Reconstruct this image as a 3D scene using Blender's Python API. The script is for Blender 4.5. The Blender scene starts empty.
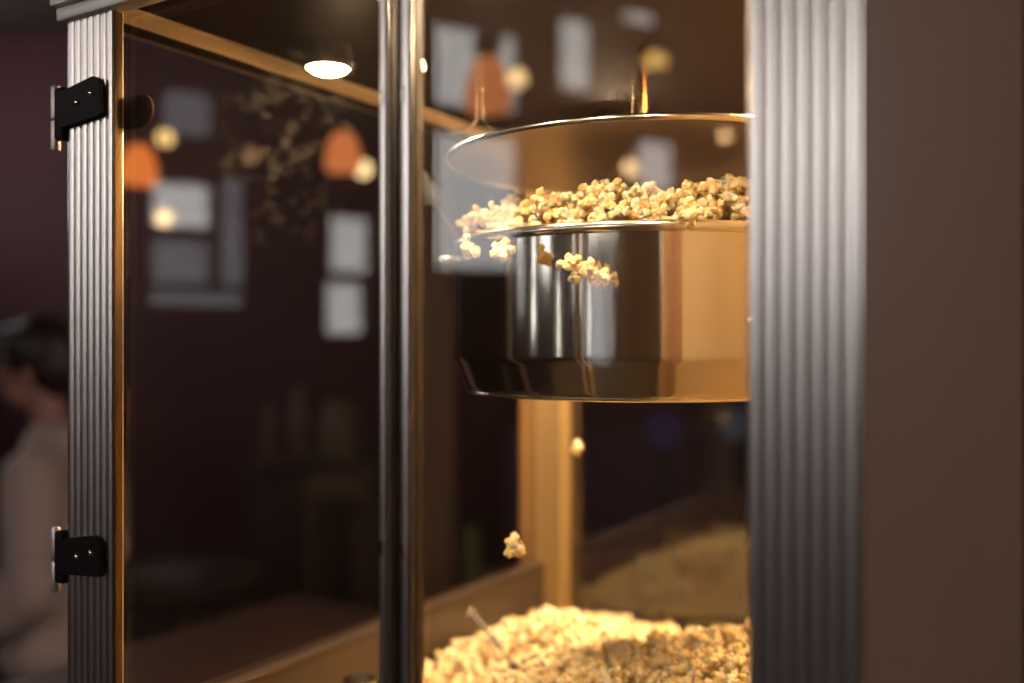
import bpy, bmesh, math, random
from mathutils import Vector, Matrix, noise, Euler
R = random.Random(11)
PI = math.pi
sc = bpy.context.scene
COL = sc.collection
H = 1.50                      # eye height
F = 962.0                     # focal length in pixels for a 1024 px wide frame
XL = -3.5                     # window wall

# ------------------------------------------------------------------ helpers
def at(px, py, y):            # point of the room at distance y that shows at a pixel
    return Vector(((px-512)/F*y, y, H+(341.5+2.5-py)/F*y))
ANG = math.atan2(-.5255, .851)
U = Vector((math.cos(ANG), math.sin(ANG), 0)); V = Vector((-math.sin(ANG), math.cos(ANG), 0))
FL = Vector((-.323, .70, 0))
ZB = H-.42                    # underside of the machine = counter top
W, D = .5536, .679            # machine width and depth
GLASS_V = .009
def uv(p):
    d = p-FL
    return d.dot(U), d.dot(V)
def world(u, v, z): 
    q = FL+U*u+V*v
    return Vector((q.x, q.y, z))
def mirrored(px, py, y):      # where a thing of the room stands that the front glass shows at a pixel
    p = at(px, py, y)
    k = (p-FL).dot(V)-GLASS_V
    return p-V*(2*k)
def wall_hit(px, py):         # same, but on the window wall x = XL
    a, b = mirrored(px, py, 1.0), mirrored(px, py, 6.0)
    t = (XL-a.x)/(b.x-a.x)
    return a+(b-a)*t
def smoothstep(a, b, x):
    t = max(0, min(1, (x-a)/(b-a))); return t*t*(3-2*t)

def link(o, parent=None):
    COL.objects.link(o)
    if parent is not None: o.parent = parent
    return o
def obj(name, bm, mats, parent=None, smooth=True, angle=35, loc=None):
    me = bpy.data.meshes.new(name)
    bmesh.ops.recalc_face_normals(bm, faces=bm.faces[:])
    bm.to_mesh(me); bm.free()
    if not isinstance(mats, (list, tuple)): mats = [mats]
    for m in mats: me.materials.append(m)
    if smooth:
        me.polygons.foreach_set('use_smooth', [True]*len(me.polygons))
        if angle < 180: me.set_sharp_from_angle(angle=math.radians(angle))
    o = bpy.data.objects.new(name, me)
    link(o, parent)
    if loc is not None: o.location = loc
    return o
def thing(name, label, cat, loc=(0, 0, 0), rz=0, group=None):
    o = bpy.data.objects.new(name, None); link(o)
    o.location = loc; o.rotation_euler = (0, 0, rz); o.empty_display_size = .05
    return tag(o, label, cat, group)
def tag(o, label, cat, group=None, kind=None):
    o['label'] = label; o['category'] = cat
    if group: o['group'] = group
    if kind: o['kind'] = kind
    return o
def struct(name, bm, m, parent=None, **k):
    o = obj(name, bm, m, parent, **k)
    if parent is None: o['kind'] = 'structure'
    return o
def box(bm, lo, hi, bevel=0, mat=0, M=None):
    c = [(a+b)/2 for a, b in zip(lo, hi)]; s = [abs(b-a) for a, b in zip(lo, hi)]
    r = bmesh.ops.create_cube(bm, size=1)
    bmesh.ops.scale(bm, vec=s, verts=r['verts']); bmesh.ops.translate(bm, vec=c, verts=r['verts'])
    vs = r['verts']
    if bevel:
        es = list({e for v in vs for e in v.link_edges})
        q = bmesh.ops.bevel(bm, geom=es, offset=bevel, segments=2, affect='EDGES', profile=.5)
        vs = list({v for f in q['faces'] for v in f.verts} | {v for v in vs if v.is_valid})
    for v in vs:
        for f in v.link_faces: f.material_index = mat
    if M is not None: bmesh.ops.transform(bm, matrix=M, verts=[v for v in vs if v.is_valid])
    return bm
def lathe(bm, prof, n=48, c=(0, 0, 0), close=False):
    rings = []
    for r, z in prof:
        if r < 1e-6: rings.append([bm.verts.new((c[0], c[1], c[2]+z))])
        else: rings.append([bm.verts.new((c[0]+r*math.cos(2*PI*i/n), c[1]+r*math.sin(2*PI*i/n), c[2]+z)) for i in range(n)])
    pairs = list(zip(rings, rings[1:]))
    if close: pairs.append((rings[-1], rings[0]))
    for a, b in pairs:
        for i in range(n):
            j = (i+1) % n
            if len(a) == 1 and len(b) == 1: continue
            if len(a) == 1: bm.faces.new((a[0], b[i], b[j]))
            elif len(b) == 1: bm.faces.new((a[i], a[j], b[0]))
            else: bm.faces.new((a[i], a[j], b[j], b[i]))
    return bm
def tube(bm, pts, r, n=12, cap=True):
    pts = [Vector(p) for p in pts]
    rr = r if isinstance(r, (list, tuple)) else [r]*len(pts)
    ref = Vector((0, 0, 1)) if abs((pts[-1]-pts[0]).normalized().z) < .9 else Vector((1, 0, 0))
    prev = []
    for k, p in enumerate(pts):
        t = (pts[min(k+1, len(pts)-1)]-pts[max(k-1, 0)]).normalized()
        a = t.cross(ref).normalized(); b = t.cross(a)
        ring = [bm.verts.new(p+a*rr[k]*math.cos(2*PI*i/n)+b*rr[k]*math.sin(2*PI*i/n)) for i in range(n)]
        if prev:
            for i in range(n): bm.faces.new((prev[i], prev[(i+1) % n], ring[(i+1) % n], ring[i]))
        elif cap: bm.faces.new(ring)
        prev = ring
    if cap: bm.faces.new(prev)
    return bm
def spline(pts, n=8):
    pts = [Vector(p) for p in pts]; out = []
    q = [pts[0]*2-pts[1]]+pts+[pts[-1]*2-pts[-2]]
    for i in range(1, len(q)-2):
        for k in range(n):
            t = k/n; a, b, c, d = q[i-1], q[i], q[i+1], q[i+2]
            out.append(.5*((2*b)+(c-a)*t+(2*a-5*b+4*c-d)*t*t+(3*b-a-3*c+d)*t**3))
    out.append(pts[-1]); return out
def prism(bm, poly, z0, z1, n=1):
    lo = [bm.verts.new((x, y, z0)) for x, y in poly]; hi = [bm.verts.new((x, y, z1)) for x, y in poly]
    k = len(poly)
    for i in range(k): bm.faces.new((lo[i], lo[(i+1) % k], hi[(i+1) % k], hi[i]))
    bm.faces.new(hi); bm.faces.new(lo[::-1])
    return bm
def sph(bm, c, r, sub=2, s=(1, 1, 1), rot=None):
    q = bmesh.ops.create_icosphere(bm, subdivisions=sub, radius=1)
    M = Matrix.Translation(c) @ ((rot or Euler((0, 0, 0))).to_matrix().to_4x4()) @ Matrix.Diagonal((r*s[0], r*s[1], r*s[2], 1))
    bmesh.ops.transform(bm, matrix=M, verts=q['verts'])
def limb(bm, pts, rad, step=.4, sq=(1, 1)):      # overlapping balls along a path, fused later
    pts = [Vector(p) for p in pts]
    for i in range(len(pts)-1):
        L = (pts[i+1]-pts[i]).length; n = max(2, int(L/(min(rad[i], rad[i+1])*step)))
        for k in range(n+1):
            t = k/n
            sph(bm, pts[i].lerp(pts[i+1], t), rad[i]*(1-t)+rad[i+1]*t, 2, (sq[0], sq[1], 1))
def fuse(bm, voxel, smooth=4, fac=.5):           # one continuous surface from overlapping solids
    me = bpy.data.meshes.new('tmp'); bm.to_mesh(me); bm.free()
    o = bpy.data.objects.new('tmp', me); COL.objects.link(o)
    m = o.modifiers.new('r', 'REMESH'); m.mode = 'VOXEL'; m.voxel_size = voxel; m.use_smooth_shade = True
    if smooth:
        s = o.modifiers.new('s', 'SMOOTH'); s.factor = fac; s.iterations = smooth
    dg = bpy.context.evaluated_depsgraph_get(); dg.update()
    out = bpy.data.meshes.new_from_object(o.evaluated_get(dg))
    bpy.data.objects.remove(o); bpy.data.meshes.remove(me)
    b = bmesh.new(); b.from_mesh(out); bpy.data.meshes.remove(out)
    return b

# ---------------------------------------------------------------- materials
def mat(name, col=(.5, .5, .5), rough=.5, metal=0, spec=.5, emis=None, est=0, bump=None, vary=None, aniso=0, sss=0, coat=0):
    m = bpy.data.materials.new(name); m.use_nodes = True
    N, L = m.node_tree.nodes, m.node_tree.links
    b = N['Principled BSDF']
    b.inputs['Base Color'].default_value = (*col, 1); b.inputs['Roughness'].default_value = rough
    b.inputs['Metallic'].default_value = metal; b.inputs['Specular IOR Level'].default_value = spec
    b.inputs['Anisotropic'].default_value = aniso; b.inputs['Coat Weight'].default_value = coat
    if emis: b.inputs['Emission Color'].default_value = (*emis, 1); b.inputs['Emission Strength'].default_value = est
    if sss:
        b.inputs['Subsurface Weight'].default_value = sss; b.inputs['Subsurface Scale'].default_value = .004
        b.inputs['Subsurface Radius'].default_value = (1, .7, .35)
    tc = N.new('ShaderNodeTexCoord')
    def noise_node(scale, stretch=(1, 1, 1), detail=4):
        mp = N.new('ShaderNodeMapping'); mp.inputs['Scale'].default_value = stretch
        L.new(tc.outputs['Object'], mp.inputs['Vector'])
        n = N.new('ShaderNodeTexNoise'); n.inputs['Scale'].default_value = scale; n.inputs['Detail'].default_value = detail
        L.new(mp.outputs['Vector'], n.inputs['Vector']); return n
    if vary:                                      # (scale, stretch, second colour)
        n = noise_node(vary[0], vary[1]); r = N.new('ShaderNodeValToRGB')
        r.color_ramp.elements[0].position = .35; r.color_ramp.elements[1].position = .65
        r.color_ramp.elements[0].color = (*col, 1); r.color_ramp.elements[1].color = (*vary[2], 1)
        L.new(n.outputs['Fac'], r.inputs['Fac']); L.new(r.outputs['Color'], b.inputs['Base Color'])
    if bump:                                      # (scale, stretch, distance)
        n = noise_node(bump[0], bump[1], 5); q = N.new('ShaderNodeBump')
        q.inputs['Strength'].default_value = .6; q.inputs['Distance'].default_value = bump[2]
        L.new(n.outputs['Fac'], q.inputs['Height']); L.new(q.outputs['Normal'], b.inputs['Normal'])
    return m
def glass_mat(name, tint=(.97, .98, .97), f0=.04, grease=None, dust=0.0):
    m = bpy.data.materials.new(name); m.use_nodes = True
    N, L = m.node_tree.nodes, m.node_tree.links
    N.remove(N['Principled BSDF']); out = N['Material Output']
    tr = N.new('ShaderNodeBsdfTransparent'); tr.inputs['Color'].default_value = (*tint, 1)
    gl = N.new('ShaderNodeBsdfGlossy'); gl.inputs['Roughness'].default_value = 0.0
    lw = N.new('ShaderNodeLayerWeight'); lw.inputs['Blend'].default_value = .5
    p = N.new('ShaderNodeMath'); p.operation = 'POWER'; p.inputs[1].default_value = 5
    a = N.new('ShaderNodeMath'); a.operation = 'MULTIPLY_ADD'; a.inputs[1].default_value = 1-(f0 or 0); a.inputs[2].default_value = f0 or 0
    L.new(lw.outputs['Facing'], p.inputs[0]); L.new(p.outputs[0], a.inputs[0])
    if f0 is None:
        L.new(tr.outputs[0], out.inputs['Surface']); return m
    mx = N.new('ShaderNodeMixShader'); L.new(a.outputs[0], mx.inputs[0]); L.new(tr.outputs[0], mx.inputs[1]); L.new(gl.outputs[0], mx.inputs[2])
    last = mx
    if grease:                                    # a wiped, smudged patch: centre (x, z), radius
        tc = N.new('ShaderNodeTexCoord')
        sep = N.new('ShaderNodeSeparateXYZ'); L.new(tc.outputs['Object'], sep.inputs[0])
        cmb = N.new('ShaderNodeCombineXYZ'); L.new(sep.outputs['X'], cmb.inputs['X']); L.new(sep.outputs['Z'], cmb.inputs['Y'])
        d = N.new('ShaderNodeVectorMath'); d.operation = 'DISTANCE'; d.inputs[1].default_value = (grease[0], grease[1], 0)
        L.new(cmb.outputs[0], d.inputs[0])
        mr = N.new('ShaderNodeMapRange'); mr.inputs['From Min'].default_value = grease[2]*.25; mr.inputs['From Max'].default_value = grease[2]
        mr.inputs['To Min'].default_value = 1; mr.inputs['To Max'].default_value = 0
        L.new(d.outputs['Value'], mr.inputs['Value'])
        n = N.new('ShaderNodeTexNoise'); n.inputs['Scale'].default_value = 75; n.inputs['Detail'].default_value = 10; n.inputs['Distortion'].default_value = .8
        L.new(cmb.outputs[0], n.inputs['Vector'])
        mr2 = N.new('ShaderNodeMapRange'); mr2.inputs['From Min'].default_value = .5; mr2.inputs['From Max'].default_value = .75; mr2.inputs['To Max'].default_value = grease[3]
        L.new(n.outputs['Fac'], mr2.inputs['Value'])
        mu = N.new('ShaderNodeMath'); mu.operation = 'MULTIPLY_ADD'; mu.inputs[2].default_value = dust
        L.new(mr.outputs[0], mu.inputs[0]); L.new(mr2.outputs[0], mu.inputs[1])
        tl = N.new('ShaderNodeBsdfTranslucent'); tl.inputs['Color'].default_value = (.9, .88, .8, 1)
        m2 = N.new('ShaderNodeMixShader'); L.new(mu.outputs[0], m2.inputs[0]); L.new(mx.outputs[0], m2.inputs[1]); L.new(tl.outputs[0], m2.inputs[2])
        last = m2
    L.new(last.outputs[0], out.inputs['Surface'])
    return m
def emit(name, col, s):
    m = bpy.data.materials.new(name); m.use_nodes = True
    N, L = m.node_tree.nodes, m.node_tree.links
    N.remove(N['Principled BSDF'])
    e = N.new('ShaderNodeEmission'); e.inputs['Color'].default_value = (*col, 1); e.inputs['Strength'].default_value = s
    L.new(e.outputs[0], N['Material Output'].inputs['Surface']); return m

ALU = mat('brushed aluminium', (.84, .79, .75), .29, 1)
ALU_TRIM = mat('satin aluminium trim', (.85, .80, .74), .5, 1)
STEEL = mat('polished kettle steel', (.60, .55, .49), .10, 1, bump=(110, (1, 1, .03), .00012))
POSTGOLD = mat('cream painted rear post', (.40, .27, .12), .45, .35)
STEEL_SATIN = mat('satin steel', (.58, .54, .48), .26, 1)
LID_STEEL = mat('dull lid steel', (.42, .35, .30), .38, .8, bump=(120, (1, 1, 1), .0001))
RIM = mat('rolled steel rim', (.78, .72, .64), .2, 1)
PANEL_IN = mat('cabinet lining', (.82, .62, .36), .42, .5)
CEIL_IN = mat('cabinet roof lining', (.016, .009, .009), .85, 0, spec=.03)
APRON = mat('popcorn tray sheet metal', (.10, .075, .06), .45, .6)
SIDE_OUT = mat('brown enamel side', (.31, .175, .115), .42, 0, spec=.3, vary=(2, (1, 1, .4), (.285, .16, .105)))
DARKHW = mat('black hinge metal', (.018, .011, .011), .55, 0, spec=.15)
CLAMP = mat('brown hinge plate', (.03, .015, .013), .7, spec=.1)
CHROME = mat('chrome', (.85, .82, .78), .12, 1)
BRASS = mat('brass edge', (.15, .095, .045), .4, 1)
GASKET = mat('black rubber', (.03, .022, .025), .6)
GRIP = mat('blue grey handle grip', (.16, .19, .23), .35)
GLASS_D = glass_mat('door glass', f0=.045, grease=(.205, .545, .075, .03), dust=.0015)
GLASS_R = glass_mat('right door glass', f0=.045, grease=(.42, .2, .05, .006), dust=.0015)
GLASS = glass_mat('rear glass', f0=.11)
GLASS_S = glass_mat('anti-glare side glass', f0=None, tint=(.90, .86, .84), grease=(0, 0, 0, 0))
LENS = emit('heat lamp lens', (1, .64, .30), 700)
LENS_B = emit('rear heat lamp lens', (1, .68, .40), 2600)
LENS_SOFT = emit('second heat lamp lens', (1, .56, .20), 1300)
LENS_R = emit('added right rear lamp lens', (1, .60, .24), 3600)  # added lamp, unseen behind the right post
LENS_F = emit('added front lamp lens', (1, .71, .42), 380)  # added lamps, unseen above the frame

def popcorn_mat(name, a, b, tip):
    m = bpy.data.materials.new(name); m.use_nodes = True
    N, L = m.node_tree.nodes, m.node_tree.links
    p = N['Principled BSDF']; p.inputs['Roughness'].default_value = .55; p.inputs['Specular IOR Level'].default_value = .35
    p.inputs['Subsurface Weight'].default_value = .25; p.inputs['Subsurface Scale'].default_value = .003
    p.inputs['Subsurface Radius'].default_value = (1, .75, .4)
    tc = N.new('ShaderNodeTexCoord')
    n = N.new('ShaderNodeTexNoise'); n.inputs['Scale'].default_value = 130; n.inputs['Detail'].default_value = 3
    L.new(tc.outputs['Object'], n.inputs['Vector'])
    r = N.new('ShaderNodeValToRGB'); r.color_ramp.elements[0].position = .28; r.color_ramp.elements[1].position = .6
    r.color_ramp.elements[0].color = (*a, 1); r.color_ramp.elements[1].color = (*tip, 1)
    e = r.color_ramp.elements.new(.45); e.color = (*b, 1)
    L.new(n.outputs['Fac'], r.inputs['Fac']); L.new(r.outputs['Color'], p.inputs['Base Color'])
    n2 = N.new('ShaderNodeTexNoise'); n2.inputs['Scale'].default_value = 700; n2.inputs['Detail'].default_value = 2
    L.new(tc.outputs['Object'], n2.inputs['Vector'])
    q = N.new('ShaderNodeBump'); q.inputs['Strength'].default_value = .4; q.inputs['Distance'].default_value = .0006
    L.new(n2.outputs['Fac'], q.inputs['Height']); L.new(q.outputs['Normal'], p.inputs['Normal'])
    return m
POP = popcorn_mat('popped corn', (.84, .54, .18), (.93, .73, .38), (.95, .86, .66))
HULL = mat('corn hull', (.42, .20, .06), .4, vary=(200, (1, 1, 1), (.60, .34, .10)))

# ------------------------------------------------------------ the room
WALLM = mat('dark plum wall', (.070, .018, .027), .8, vary=(1.2, (1, 1, 1), (.062, .017, .024)))
WALLR = mat('brown wall', (.20, .12, .085), .8, vary=(1.2, (1, 1, 1), (.18, .105, .075)))
FLOORM = mat('dark wood floor', (.06, .034, .028), .5, vary=(3, (6, .5, 1), (.04, .024, .02)))
CEILM = mat('dark ceiling', (.05, .022, .025), .9, vary=(1, (1, 1, 1), (.045, .020, .022)))
FRAME = mat('painted window frame', (.10, .075, .07), .6)
DWOOD = mat('dark stained wood', (.055, .032, .026), .5, vary=(4, (1, 1, 12), (.038, .022, .018)))
MWOOD = mat('mid brown wood', (.26, .15, .085), .55, vary=(5, (6, 6, .5), (.20, .11, .06)))
X0, X1, Y0, Y1, ZC = XL, 3.6, -3.6, 5.6, 3.3
b = bmesh.new(); box(b, (X0-.3, Y0-.3, -.1), (X1+.3, Y1+.3, 0)); struct('floor', b, FLOORM)
b = bmesh.new(); box(b, (X0-.3, Y0-.3, ZC), (X1+.3, Y1+.3, ZC+.1)); struct('ceiling', b, CEILM)
b = bmesh.new(); box(b, (X0-.3, Y1, 0), (X1+.3, Y1+.15, ZC)); struct('wall_back', b, WALLM)
WX0, WX1, WZ0, WZ1 = XL+.12, -1.6, 2.15, 3.2  # front wall window, added behind the camera to brighten the posts
SLOT = ((-3.38, -3.19), (-2.02, -1.94))  # low slots added to lay bright stripes on the kettle
b = bmesh.new()
box(b, (X0-.3, Y0-.15, 0), (WX0, Y0, ZC)); box(b, (WX1, Y0-.15, 0), (X1+.3, Y0, ZC)); box(b, (WX0, Y0-.15, 0), (WX1, Y0, 1.42)); box(b, (WX0, Y0-.15, 2.02), (WX1, Y0, WZ0)); box(b, (SLOT[0][1], Y0-.15, 1.42), (SLOT[1][0], Y0, 2.02)); box(b, (SLOT[1][1], Y0-.15, 1.42), (WX1, Y0, 2.02)); box(b, (WX0, Y0-.15, WZ1), (WX1, Y0, ZC))
struct('wall_front', b, WALLM, smooth=False)
RY0, RY1, RZ0, RZ1 = -1.7, 1.0, 1.7, 2.95  # right wall window, added to light the side panel
b = bmesh.new()
box(b, (X1, Y0, 0), (X1+.15, RY0, ZC)); box(b, (X1, RY1, 0), (X1+.15, Y1, ZC)); box(b, (X1, RY0, 0), (X1+.15, RY1, RZ0)); box(b, (X1, RY0, RZ1), (X1+.15, RY1, ZC))
struct('wall_right', b, WALLR, smooth=False)
# window openings: rectangles the front glass shows, then some added for light
def opening(x0, y0, x1, y1):
    a = wall_hit(x0, (y0+y1)/2); c = wall_hit(x1, (y0+y1)/2); m = (x0+x1)/2
    z1, z0 = wall_hit(m, y0).z, wall_hit(m, y1).z
    return (min(a.y, c.y), max(a.y, c.y), z0, min(z1, ZC-.05))
rects = [(418, 22, 525, 108), (425, 130, 525, 268), (560, 12, 600, 90), (638, 137, 684, 190),
         (163, 85, 214, 135), (152, 180, 212, 227), (221, 175, 247, 284), (330, 214, 374, 272), (326, 282, 368, 334), (152, 238, 212, 284), (150, 291, 247, 305)]
ops = [opening(*r) for r in rects]
yc = wall_hit(756, 200).y
ops.append((3.5, 5.2, 2.1, 3.1)); ops.append((wall_hit(112, 200).y, .85, 2.3, 3.1)); ops.append((Y0+.12, yc, 1.75, 3.2))  # added windows, to light the person and both front posts
ops += [(-1.84, -1.64, 1.42, 1.85), (-2.30, -2.22, 1.42, 1.85)]  # added openings, cut low for stripes reflected in the kettle
ops.append(opening(622, 5, 666, 25))
ops = [o for o in ops if o[0] > Y0+.05]
ys = sorted({Y0, Y1} | {v for o in ops for v in o[:2]}); zs = sorted({0, ZC} | {v for o in ops for v in o[2:]})
b = bmesh.new()
for i in range(len(ys)-1):
    run = None
    for j in range(len(zs)-1):
        cy, cz = (ys[i]+ys[i+1])/2, (zs[j]+zs[j+1])/2
        solid = not any(o[0] < cy < o[1] and o[2] < cz < o[3] for o in ops)
        if solid and run is None: run = zs[j]
        if (not solid or j == len(zs)-2) and run is not None:
            top = zs[j+1] if solid else zs[j]
            box(b, (XL-.12, ys[i], run), (XL, ys[i+1], top)); run = None
struct('wall_left', b, WALLM, smooth=False)
WG = glass_mat('window glass', f0=.04)
WG2 = glass_mat('grey net curtain glass', tint=(.42, .43, .46), f0=.04)
for k, o in enumerate(ops):
    f = .03
    b = bmesh.new()
    y0, y1, z0, z1 = o; X = XL+.012
    for lo, hi in (((y0-f, z0-f), (y1+f, z0)), ((y0-f, z1), (y1+f, z1+f)), ((y0-f, z0), (y0, z1)), ((y1, z0), (y1+f, z1))):
        box(b, (XL-.01, lo[0], lo[1]), (X, hi[0], hi[1]), .003)
    w = struct('window_%d' % (k+1), b, FRAME)  # frames the seen and the added openings alike
    b = bmesh.new(); box(b, (XL-.062, y0, z0), (XL-.056, y1, z1))
    obj('pane', b, WG2 if k in (4, 6, 9, 10) else WG, w)
# daylight
wd = bpy.data.worlds.new('sky'); sc.world = wd; wd.use_nodes = True
bg = wd.node_tree.nodes['Background']; bg.inputs['Color'].default_value = (1.0, .94, .94, 1); bg.inputs['Strength'].default_value = 4.8
for k, o in enumerate(ops):
    if k in (9, 10): continue
    l = bpy.data.lights.new('window_portal', 'AREA'); l.shape = 'RECTANGLE'
    l.size = o[3]-o[2]; l.size_y = o[1]-o[0]; l.cycles.is_portal = True
    lo = bpy.data.objects.new('window_portal', l); COL.objects.link(lo)
    lo.location = (XL-.10, (o[0]+o[1])/2, (o[2]+o[3])/2); lo.rotation_euler = (0, -PI/2, 0)

b = bmesh.new()
for q in (WX0, (WX0+WX1)/2-.02, WX1-.04): box(b, (q, Y0-.03, WZ0), (q+.04, Y0+.012, WZ1), .003)
for q in (WZ0, WZ1-.04): box(b, (WX0, Y0-.03, q), (WX1, Y0+.010, q+.04), .003)
w = struct('window_%d' % (len(ops)+1), b, FRAME)  # the added front wall window
b = bmesh.new(); box(b, (WX0, Y0-.07, WZ0), (WX1, Y0-.064, WZ1)); obj('pane', b, WG, w)
l = bpy.data.lights.new('window_portal', 'AREA'); l.shape = 'RECTANGLE'; l.size = WX1-WX0; l.size_y = WZ1-WZ0; l.cycles.is_portal = True
lo = bpy.data.objects.new('window_portal', l); COL.objects.link(lo); lo.location = ((WX0+WX1)/2, Y0-.1, (WZ0+WZ1)/2); lo.rotation_euler = (PI/2, 0, 0)

b = bmesh.new()
for q in (RY0, (RY0+RY1)/2-.02, RY1-.04): box(b, (X1-.012, q, RZ0), (X1+.03, q+.04, RZ1), .003)
for q in (RZ0, RZ1-.04): box(b, (X1-.010, RY0, q), (X1+.03, RY1, q+.04), .003)
w = struct('window_%d' % (len(ops)+2), b, FRAME)  # the added right wall window
b = bmesh.new(); box(b, (X1+.06, RY0, RZ0), (X1+.066, RY1, RZ1)); obj('pane', b, WG, w)
l = bpy.data.lights.new('window_portal', 'AREA'); l.shape = 'RECTANGLE'; l.size = RZ1-RZ0; l.size_y = RY1-RY0; l.cycles.is_portal = True
lo = bpy.data.objects.new('window_portal', l); COL.objects.link(lo); lo.location = (X1+.1, (RY0+RY1)/2, (RZ0+RZ1)/2); lo.rotation_euler = (0, PI/2, 0)

# ------------------------------------------------------------ counter
ctr = thing('bar_counter', 'dark wooden bar counter under the popcorn machine', 'counter', (FL+U*W/2+V*D/2+Vector((0, 0, 0))), ANG)
b = bmesh.new(); box(b, (-.8, -.42, ZB-.04), (.9, .42, ZB), .004); obj('countertop', b, DWOOD, ctr)
b = bmesh.new(); box(b, (-.75, -.36, 0), (.85, .38, ZB-.04), .004); obj('counter_body', b, MWOOD, ctr)

# ------------------------------------------------------------ popcorn machine
ma = thing('popcorn_machine', 'popcorn machine cabinet with fluted aluminium posts and glass doors', 'popcorn machine', (FL.x, FL.y, ZB), ANG)
def L(z): return H+z-ZB       # height above the eye -> height in the machine
ZT = L(.2335); ZA = L(-.278)
def fluted(u0, u1, v0, v1, n=7, amp=.0013, front=True):
    pts = []
    k = n*10
    for i in range(k+1):
        t = i/k; a = abs(math.sin(PI*t*n))
        pts.append((u0+(u1-u0)*t, v0-(amp*(a**.55)) if front else v0))
    return pts+[(u1, v1), (u0, v1)]
for (u0, u1, v0, v1, fr) in ((0, .0517, 0, .0085, 1), (W-.0486, W, 0, .0085, 1), (0, .061, D-.046, D-.02, 0), (W-.049, W, D-.045, D, 0)):
    b = bmesh.new()
    if fr: prism(b, fluted(u0, u1, v0, v1), 0, ZT)
    else:                                         # inner posts: a flat web between two raised lips
        prism(b, [(u0, v0), (u0+.007, v0), (u0+.009, v0+.004), (u1-.009, v0+.004), (u1-.007, v0), (u1, v0), (u1, v1), (u0, v1)], 0, ZT)
    obj('fluted_post' if fr else 'rear_post', b, ALU if fr else POSTGOLD, ma, angle=60)
# brass-coloured edge strip on the inner edge of the left post
b = bmesh.new(); box(b, (.0517, .0005, .02), (.0528, .0070, ZT), .0004)
obj('edge_strip', b, BRASS, ma)['label'] = 'brass coloured strip on the inner edge of the left post'
# crown moulding round the top: stepped profile swept along the front and the left side
b = bmesh.new()
for (o, z0, z1) in ((.006, ZT, ZT+.010), (.009, ZT+.011, ZT+.024), (.013, ZT+.025, ZT+.045)):
    box(b, (-o, -o, z0), (W-.002, .0085, z1), .002); box(b, (-o, -o+.0002, max(z0+.0001, L(.2385))), (.0095, D+o, z1-.0001), .001)
obj('crown_moulding', b, ALU_TRIM, ma)
b = bmesh.new(); box(b, (.01, .01, ZT+.045), (W-.004, D+.24, L(.44)), .01); obj('roof', b, SIDE_OUT, ma)
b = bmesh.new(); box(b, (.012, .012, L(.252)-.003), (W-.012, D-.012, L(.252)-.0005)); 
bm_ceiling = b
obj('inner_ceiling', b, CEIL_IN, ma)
RAILM = mat('gilt side rail', (.17, .11, .05), .6, 0, bump=(400, (1, 1, 1), .0004))
b = bmesh.new(); prof_r = [(.010, L(.2475)), (.034, L(.2475)), (.034, L(.2445)), (.026, L(.2370)), (.010, L(.2360))]
ra = [b.verts.new((u, .010, z)) for u, z in prof_r]; rb = [b.verts.new((u, D-.045, z)) for u, z in prof_r]
for i in range(5): b.faces.new((ra[i], ra[(i+1) % 5], rb[(i+1) % 5], rb[i]))
b.faces.new(ra); b.faces.new(rb)
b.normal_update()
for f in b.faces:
    if abs(f.normal.z) > .9 and f.calc_center_median().z < L(.2400): f.material_index = 1  # underside takes the black material, so its shade is in the colour

obj('top_rail', b, [RAILM, DARKHW], ma)['label'] = 'gold lit rail along the top of the left side'
b = bmesh.new(); box(b, (.045, D-.03, L(.226)), (W-.045, D-.012, L(.249)), .002); obj('top_rail', b, STEEL_SATIN, ma)
# lower body and popcorn tray walls
b = bmesh.new(); box(b, (0, 0, 0), (W, D, .05), .003); obj('base', b, SIDE_OUT, ma)
for lo, hi in (((.012, .012), (.035, D-.045)), ((.052, .014), (W-.05, .03))):
    b = bmesh.new(); box(b, (lo[0], lo[1], .05), (hi[0], hi[1], ZA-.004), .001); box(b, (lo[0]-.001, lo[1], ZA-.004), (hi[0]+.002, hi[1], ZA), .001)
    obj('tray_wall', b, APRON, ma)
b = bmesh.new(); box(b, (.045, D-.03, .05), (W-.045, D-.012, L(-.345)), .001); obj('tray_wall', b, APRON, ma)
b = bmesh.new(); box(b, (.012, .012, .05), (W-.012, D-.012, .058)); obj('tray_floor', b, STEEL_SATIN, ma)
# right side: enamelled outside, bright lining inside
b = bmesh.new(); box(b, (W-.004, .002, .0), (W+.0015, D+.25, L(.45)), .0008); obj('side_panel', b, SIDE_OUT, ma)['label'] = 'brown enamelled right side panel'
b = bmesh.new(); box(b, (W-.012, .045, .05), (W-.0055, D-.045, L(.252)-.004)); obj('side_lining', b, PANEL_IN, ma)
# glass of the left side and the back
b = bmesh.new(); box(b, (.020, .010, ZA), (.0235, D-.045, L(.2365))); obj('side_glass', b, GLASS_S, ma)
b = bmesh.new(); box(b, (.060, D-.0205, L(-.345)), (W-.049, D-.0165, L(.226))); obj('rear_glass', b, GLASS, ma)
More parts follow.
